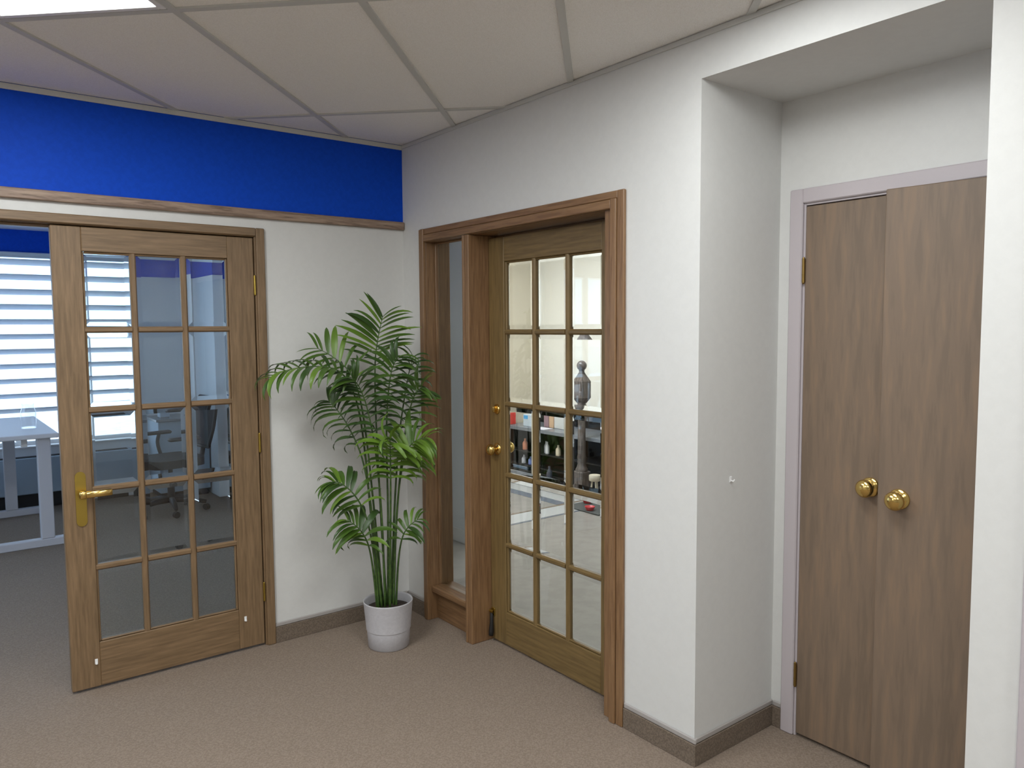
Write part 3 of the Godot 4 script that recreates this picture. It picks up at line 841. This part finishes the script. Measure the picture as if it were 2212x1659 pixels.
func office_chair(at: Vector3, turn: float, label: String):
	# faces local +z
	var o := thing("office_chair", label, "chair", at, turn, "black office chairs in the meeting room")
	var st := nst()
	for k in 5:
		var a := TAU * k / 5 + 0.3
		var d := Vector3(cos(a), 0, sin(a))
		tube(st, [Vector3(0, 0.11, 0), d * 0.14 + Vector3(0, 0.105, 0), d * 0.29 + Vector3(0, 0.075, 0)], [0.03, 0.026, 0.016], 8)
	put("base", st, M.black, o)
	for k in 5:
		var a := TAU * k / 5 + 0.3
		var d := Vector3(cos(a), 0, sin(a)) * 0.29
		st = nst()
		var ax := Basis(Vector3.FORWARD, PI / 2).rotated(Vector3.UP, k * 1.3)
		for s in [-0.013, 0.013]:
			lathe(st, [Vector2(0, -0.008), Vector2(0.024, -0.008), Vector2(0.028, -0.004), Vector2(0.028, 0.004), Vector2(0.024, 0.008), Vector2(0, 0.008)], 16, Transform3D(ax, d + Vector3(0, 0.028, 0) + ax.y * s))
		put("caster", st, M.black, o)
	st = nst()
	lathe(st, [Vector2(0.03, 0.1), Vector2(0.03, 0.26), Vector2(0.018, 0.262), Vector2(0.018, 0.42)], 18)
	put("column", st, M.black, o)
	st = nst()
	var seat := PackedVector2Array()
	for k in 28:
		var a := TAU * k / 28
		seat.append(Vector2(signf(cos(a)) * pow(absf(cos(a)), 0.45) * 0.25, signf(sin(a)) * pow(absf(sin(a)), 0.45) * 0.24))
	slab(st, seat, -0.49, -0.42, Transform3D(Basis(Vector3.RIGHT, PI / 2), Vector3.ZERO))
	put("seat", st, M.mesh_black, o)
	# backrest: bowed frame and mesh panel
	st = nst()
	for s in [-1, 1]:
		tube(st, curve([Vector3(s * 0.17, 0.56, -0.27), Vector3(s * 0.21, 0.72, -0.30), Vector3(s * 0.21, 0.88, -0.33), Vector3(s * 0.16, 0.99, -0.37)], 10), [0.016], 8)
	tube(st, [Vector3(-0.16, 0.99, -0.37), Vector3(0.16, 0.99, -0.37)], [0.018], 8)
	tube(st, [Vector3(-0.17, 0.56, -0.27), Vector3(0.17, 0.56, -0.27)], [0.016], 8)
	tube(st, curve([Vector3(0, 0.43, -0.12), Vector3(0, 0.43, -0.26), Vector3(0, 0.52, -0.30), Vector3(0, 0.70, -0.315)], 10), [0.022], 8)
	put("back_frame", st, M.black, o)
	st = nst()
	for i in 6:
		var a0 := lerpf(0.56, 0.99, i / 6.0)
		var a1 := lerpf(0.56, 0.99, (i + 1) / 6.0)
		var z0 := -0.27 - 0.1 * pow((a0 - 0.56) / 0.43, 1.3)
		var z1 := -0.27 - 0.1 * pow((a1 - 0.56) / 0.43, 1.3)
		quad(st, Vector3(-0.2, a0, z0), Vector3(0.2, a0, z0), Vector3(0.2, a1, z1), Vector3(-0.2, a1, z1), Vector3(0, 0, 1))
		quad(st, Vector3(-0.2, a0, z0 - 0.008), Vector3(0.2, a0, z0 - 0.008), Vector3(0.2, a1, z1 - 0.008), Vector3(-0.2, a1, z1 - 0.008), Vector3(0, 0, -1))
	put("backrest", st, M.mesh_black, o)
	for s in [-1, 1]:
		st = nst()
		tube(st, curve([Vector3(s * 0.2, 0.44, -0.06), Vector3(s * 0.285, 0.46, -0.05), Vector3(s * 0.29, 0.58, -0.02), Vector3(s * 0.28, 0.66, -0.03)], 10), [0.016], 8)
		bx(st, Vector3(s * 0.28 - 0.035, 0.66, -0.14), Vector3(s * 0.28 + 0.035, 0.69, 0.13), 0.012)
		put("armrest", st, M.black, o)

# ---------------------------------------------------------------- the shop behind the sidelight door
func shop():
	var f := thing("floor_shop", "pale vinyl floor with slate and white borders beyond the glazed door", "floor", Vector3.ZERO, 0, "", "structure")
	box("vinyl", Vector3(-3.04, -0.08, -3.5), Vector3(1.95, -0.002, -0.15), M.vinyl, f, 0.0)
	for s in [[-2.86, -2.72, "w"], [-2.71, -2.66, "s"], [-2.65, -2.48, "w"], [-2.475, -2.36, "s"]]:
		box("border_strip", Vector3(-3.04, -0.002, s[0]), Vector3(-1.40, 0.0, s[1]), M.vinyl_white if s[2] == "w" else M.vinyl_slate, f, 0.0)
	box("border_strip", Vector3(-1.39, -0.002, -2.86), Vector3(-1.36, 0.0, -1.2), M.vinyl_brown, f, 0.0)
	box("border_strip", Vector3(-1.355, -0.002, -2.86), Vector3(-1.12, 0.0, -1.2), M.vinyl_white, f, 0.0)
	box("border_strip", Vector3(-1.115, -0.002, -2.86), Vector3(-1.09, 0.0, -1.2), M.vinyl_slate, f, 0.0)
	tag(box("wall_shop_back", Vector3(-3.14, 0, -3.64), Vector3(2.05, 2.72, -3.5), M.cream, null, 0.0), "cream wall at the back of the shop", "wall", "", "structure")
	tag(box("wall_shop_left", Vector3(-3.14, 0, -3.5), Vector3(-3.04, 2.72, -0.25), M.beige, null, 0.0), "beige side wall of the shop", "wall", "", "structure")
	tag(box("wall_shop_right", Vector3(1.95, 0, -3.5), Vector3(2.05, 2.72, -0.62), M.cream, null, 0.0), "cream right-hand wall of the shop", "wall", "", "structure")
	tag(box("wall_passage", Vector3(-3.04, 0, -1.1), Vector3(-0.86, 2.72, -1.0), M.grey_wall, null, 0.002), "bluish grey wall seen through the sidelight", "wall", "", "structure")
	tag(box("baseboard_passage", Vector3(-3.04, 0, -1.0), Vector3(-0.86, 0.10, -0.988), M.white, null, 0.002), "white baseboard on the grey wall behind the sidelight", "baseboard", "", "structure")
	tag(box("ceiling_shop", Vector3(-3.04, 2.62, -3.5), Vector3(1.95, 2.68, -0.15), M.cream, null, 0.0), "plain cream ceiling of the shop", "ceiling", "", "structure")
	light_panel(Vector3(-1.7, 2.612, -1.95), PI / 2, Vector2(0.6, 1.2), 6.6, Color(0.96, 0.97, 1.0), "ceiling light panel over the shop counter, out of view")
	light_panel(Vector3(0.5, 2.612, -2.2), 0, Vector2(0.6, 1.2), 1.4, Color(0.96, 0.97, 1.0), "ceiling light panel just behind the glazed door, out of view")
	# low black shelf counter
	var o := thing("shelf_counter", "low black shelf unit with grey top, in the shop beyond the glazed door", "shelf", Vector3(-3.03, 0, -3.49))
	box("worktop", Vector3(0, 0.485, 0), Vector3(2.6, 0.525, 0.47), M.counter, o, 0.004)
	box("backboard", Vector3(0, 0.525, 0), Vector3(2.6, 0.66, 0.025), M.black_wood, o, 0.003)
	box("back_panel", Vector3(0, 0, 0), Vector3(2.6, 0.485, 0.02), M.black_wood, o, 0.001)
	for x in [0.0, 0.52, 1.04, 1.56, 2.08, 2.575]: box("upright", Vector3(x, 0, 0.02), Vector3(x + 0.025, 0.485, 0.43), M.black_wood, o, 0.001)
	for y in [0.03, 0.09, 0.245]:
		for k in 3: box("shelf", Vector3(k * 0.52 + 0.025, y, 0.02), Vector3(k * 0.52 + 0.52, y + 0.015, 0.43), M.black_wood, o, 0.001)
	box("door", Vector3(1.585, 0.03, 0.42), Vector3(2.575, 0.48, 0.438), M.black_wood, o, 0.002)
	# bottles in the shelf, one by one
	var spots := [
		[-2.795, 0.2605, -3.12, 0.028, 0.12, c8(206, 132, 98), "orange bottle on the upper shelf of the black counter"],
		[-2.417, 0.2605, -3.12, 0.022, 0.125, c8(230, 230, 228), "slim white bottle on the upper shelf of the black counter"],
		[-2.461, 0.2605, -3.14, 0.021, 0.125, c8(186, 188, 192), "pale grey bottle on the upper shelf, left of the slim white one"],
		[-2.24, 0.2605, -3.12, 0.027, 0.11, c8(222, 206, 178), "squat beige bottle on the upper shelf of the black counter"],
		[-2.815, 0.1055, -3.12, 0.026, 0.09, c8(190, 190, 196), "pale silver bottle on the middle shelf of the black counter"],
		[-2.70, 0.1055, -3.12, 0.026, 0.085, c8(120, 136, 190), "bluish bottle on the middle shelf of the black counter"],
		[-2.21, 0.0005, -2.97, 0.030, 0.17, c8(62, 66, 78), "dark slate bottle standing on the floor before the black counter"],
	]
	for s in spots:
		var st := nst()
		var r: float = s[3]
		var h: float = s[4]
		lathe(st, [Vector2(0, 0), Vector2(r, 0), Vector2(r * 1.04, h * 0.04), Vector2(r * 1.04, h * 0.58), Vector2(r * 0.8, h * 0.7), Vector2(r * 0.42, h * 0.8), Vector2(r * 0.42, h), Vector2(0, h)], 20, Transform3D(Basis.IDENTITY, Vector3(s[0], s[1], s[2])))
		tag(put("bottle", st, mat(s[5], 0.3)), s[6], "bottle", "bottles at the black shelf counter")
	# boxes and papers on the counter
	var bin := tag(box("storage_bin", Vector3(-2.95, 0.0455, -3.22), Vector3(-2.70, 0.08, -3.065), mat(c8(92, 116, 140), 0.3), null, 0.006), "low blue-grey bin on the lowest shelf of the black counter", "bin")
	box("rim", Vector3(-2.953, 0.074, -3.223), Vector3(-2.697, 0.082, -3.062), mat(c8(140, 156, 172), 0.4), bin, 0.002)
	var cb := tag(box("carton", Vector3(-2.79, 0.5255, -3.17), Vector3(-2.61, 0.655, -3.09), mat(c8(196, 206, 214), 0.6), null, 0.003), "pale grey carton with a sky blue flash on the shop counter", "carton")
	box("label_flash", Vector3(-2.78, 0.605, -3.0905), Vector3(-2.71, 0.645, -3.089), mat(c8(70, 160, 214), 0.5), cb, 0.0005)
	tag(box("book", Vector3(-2.57, 0.5255, -3.30), Vector3(-2.495, 0.66, -3.20), mat(c8(150, 122, 126), 0.6), null, 0.003), "upright dusky mauve book on the shop counter", "book")
	tag(box("wooden_box", Vector3(-2.485, 0.5255, -3.28), Vector3(-2.41, 0.655, -3.20), mat(c8(196, 164, 130), 0.6), null, 0.004), "small tan box on the shop counter, beside the mauve book", "box")
	tag(box("white_carton", Vector3(-2.40, 0.5255, -3.30), Vector3(-2.245, 0.65, -3.20), mat(c8(206, 206, 202), 0.6), null, 0.004), "plain white carton on the shop counter, right of the tan box", "carton")
	tag(box("paper_sheet", Vector3(-2.57, 0.5255, -3.17), Vector3(-2.38, 0.528, -3.03), mat(c8(230, 228, 236), 0.6), null, 0.0005), "white sheet of paper at the front of the shop counter", "paper")
	tag(box("red_binder", Vector3(-2.995, 0.5255, -3.13), Vector3(-2.97, 0.655, -3.05), mat(c8(206, 66, 58), 0.5), null, 0.003), "red binder standing at the left end of the shop counter", "binder")
	# newel post in front of the counter
	o = thing("newel_post", "turned grey-brown newel post with ball top, seen through the glazed door", "post", Vector3(-1.69, 0, -2.94))
	box("plinth", Vector3(-0.065, 0, -0.065), Vector3(0.065, 0.20, 0.065), M.newel, o, 0.01)
	var st := nst()
	lathe(st, [Vector2(0.058, 0.20), Vector2(0.062, 0.215), Vector2(0.05, 0.235), Vector2(0.040, 0.27), Vector2(0.046, 0.29), Vector2(0.040, 0.31), Vector2(0.046, 0.33), Vector2(0.040, 0.36), Vector2(0.037, 0.70), Vector2(0.041, 0.75), Vector2(0.055, 0.78)], 28)
	put("shaft", st, M.newel, o)
	st = nst()
	bx(st, Vector3(-0.065, 0.78, -0.065), Vector3(0.065, 0.84, 0.065), 0.012)
	lathe(st, [Vector2(0.05, 0.84), Vector2(0.04, 0.86), Vector2(0.05, 0.88)], 24)
	put("collar", st, M.newel, o)
	st = nst()
	st.set_smooth_group(-1)
	var rings := [[0.045, 0.865], [0.088, 0.92], [0.088, 1.08], [0.045, 1.14], [0.03, 1.165]]
	for i in rings.size() - 1:
		for k in 4:
			var a0 := TAU * k / 4 + 0.72
			var a1 := TAU * (k + 1) / 4 + 0.72
			var A := Vector3(cos(a0) * rings[i][0], rings[i][1], sin(a0) * rings[i][0])
			var B := Vector3(cos(a1) * rings[i][0], rings[i][1], sin(a1) * rings[i][0])
			var C := Vector3(cos(a1) * rings[i + 1][0], rings[i + 1][1], sin(a1) * rings[i + 1][0])
			var D := Vector3(cos(a0) * rings[i + 1][0], rings[i + 1][1], sin(a0) * rings[i + 1][0])
			quad(st, A, B, C, D, Vector3(cos((a0 + a1) / 2), 0.0, sin((a0 + a1) / 2)))
	put("block", st, M.newel, o)
	st = nst()
	var prof := [Vector2(0.03, 1.16), Vector2(0.026, 1.175), Vector2(0.03, 1.187)]
	for i in 13:
		var a := -PI * 0.36 + PI * 0.86 * i / 12.0
		prof.append(Vector2(0.05 * cos(a), 1.232 + 0.05 * sin(a)))
	lathe(st, prof, 28)
	put("ball", st, M.newel, o)
	# small stool right of the post
	o = thing("foot_stool", "small beige foot stool beside the newel post", "stool", Vector3(-1.36, 0, -2.80))
	st = nst()
	lathe(st, [Vector2(0, 0.17), Vector2(0.052, 0.17), Vector2(0.056, 0.175), Vector2(0.056, 0.22), Vector2(0.052, 0.225), Vector2(0, 0.225)], 28)
	put("seat", st, M.beige, o)
	for k in 3:
		var a := TAU * k / 3 + 0.5
		st = nst()
		tube(st, [Vector3(cos(a) * 0.025, 0.17, sin(a) * 0.025), Vector3(cos(a) * 0.045, 0, sin(a) * 0.045)], [0.009, 0.007], 8)
		put("leg", st, M.beige, o)
	# dark mat and two red dishes on the floor
	tag(box("floor_mat", Vector3(-1.30, 0.0, -2.62), Vector3(-0.86, 0.012, -2.36), mat(c8(74, 76, 74), 0.8), null, 0.004), "dark grey mat on the shop floor below the newel post", "mat")
	var dishes := [[Vector3(-1.23, 0.0125, -2.58), "small red dish on the far edge of the dark mat"], [Vector3(-1.02, 0.0125, -2.41), "small red dish on the near edge of the dark mat"]]
	for d in dishes:
		st = nst()
		lathe(st, [Vector2(0, 0), Vector2(0.03, 0), Vector2(0.045, 0.03), Vector2(0.046, 0.034), Vector2(0.042, 0.033), Vector2(0.028, 0.006), Vector2(0, 0.005)], 26, Transform3D(Basis.IDENTITY, d[0]))
		tag(put("dish", st, mat(c8(196, 56, 62), 0.35)), d[1], "dish", "red dishes by the dark mat")

# ----------------------------------------------------------------
func _ready():
	# camera
	var cam := Camera3D.new()
	cam.name = "camera"
	cam.position = Vector3(3.7805, 1.6036, 2.1838)
	cam.rotation = Vector3(-0.0730, 0.9091, -0.0066)
	cam.fov = 53.09
	cam.near = 0.05
	cam.far = 200.0
	add_child(cam)
	cam.current = true
	# sky and exposure
	var env := Environment.new()
	env.background_mode = Environment.BG_SKY
	env.tonemap_mode = Environment.TONE_MAPPER_LINEAR
	env.tonemap_exposure = 1.0
	env.sdfgi_enabled = true
	env.ssao_enabled = true
	env.ssil_enabled = true
	var sm := ProceduralSkyMaterial.new()
	sm.sky_top_color = Color(0.80, 0.90, 1.0)
	sm.sky_horizon_color = Color(0.66, 0.80, 0.95)
	sm.ground_horizon_color = Color(0.72, 0.78, 0.86)
	sm.ground_bottom_color = Color(0.5, 0.55, 0.6)
	sm.energy_multiplier = 4.0
	var sky := Sky.new()
	sky.sky_material = sm
	env.sky = sky
	env.ambient_light_source = Environment.AMBIENT_SOURCE_SKY
	var we := WorldEnvironment.new()
	we.name = "world_environment"
	we.environment = env
	add_child(we)
	make_materials()
	M.leg_white = mat(c8(204, 204, 210), 0.4)
	M.gloss_white = mat(c8(228, 228, 232), 0.5)
	var d := [c8(104, 84, 51), c8(115, 94, 58), c8(124, 101, 63)]
	M.olive_y = wood(d[0], d[1], d[2], 51, Vector3(8, 0.5, 8))
	M.olive_x = wood(d[0], d[1], d[2], 52, Vector3(0.5, 8, 8))
	# ceiling panels, set in the grid
	var spots := [[0, 1, "white ceiling light panel at the top left corner of the picture", 3.70], [3, 1, "ceiling light panel above the alcove, out of view", 2.20], [0, 3, "ceiling light panel behind the photographer's left, out of view", 3.30], [3, 3, "ceiling light panel behind the photographer's right, out of view", 3.30], [-3, 3, "ceiling light panel over the far left of the office, out of view", 3.00], [6, 3, "ceiling light panel over the far right of the office, out of view", 3.00]]
	var g := Basis(Vector3.UP, GRID_TURN)
	for s in spots:
		var at: Vector3 = g * Vector3(GX + (s[0] + 0.5) * GS, 0, GZ + (s[1] + 0.5) * 2 * GS)
		light_panel(at + Vector3(0, H - 0.004, 0), GRID_TURN, Vector2(GS - 0.03, 2 * GS - 0.03), s[3], Color(0.985, 1.0, 1.0), s[2])
	main_shell()
	meeting_room()
	shop()
	french_door()
	sidelight_door()
	closet()
	palm()
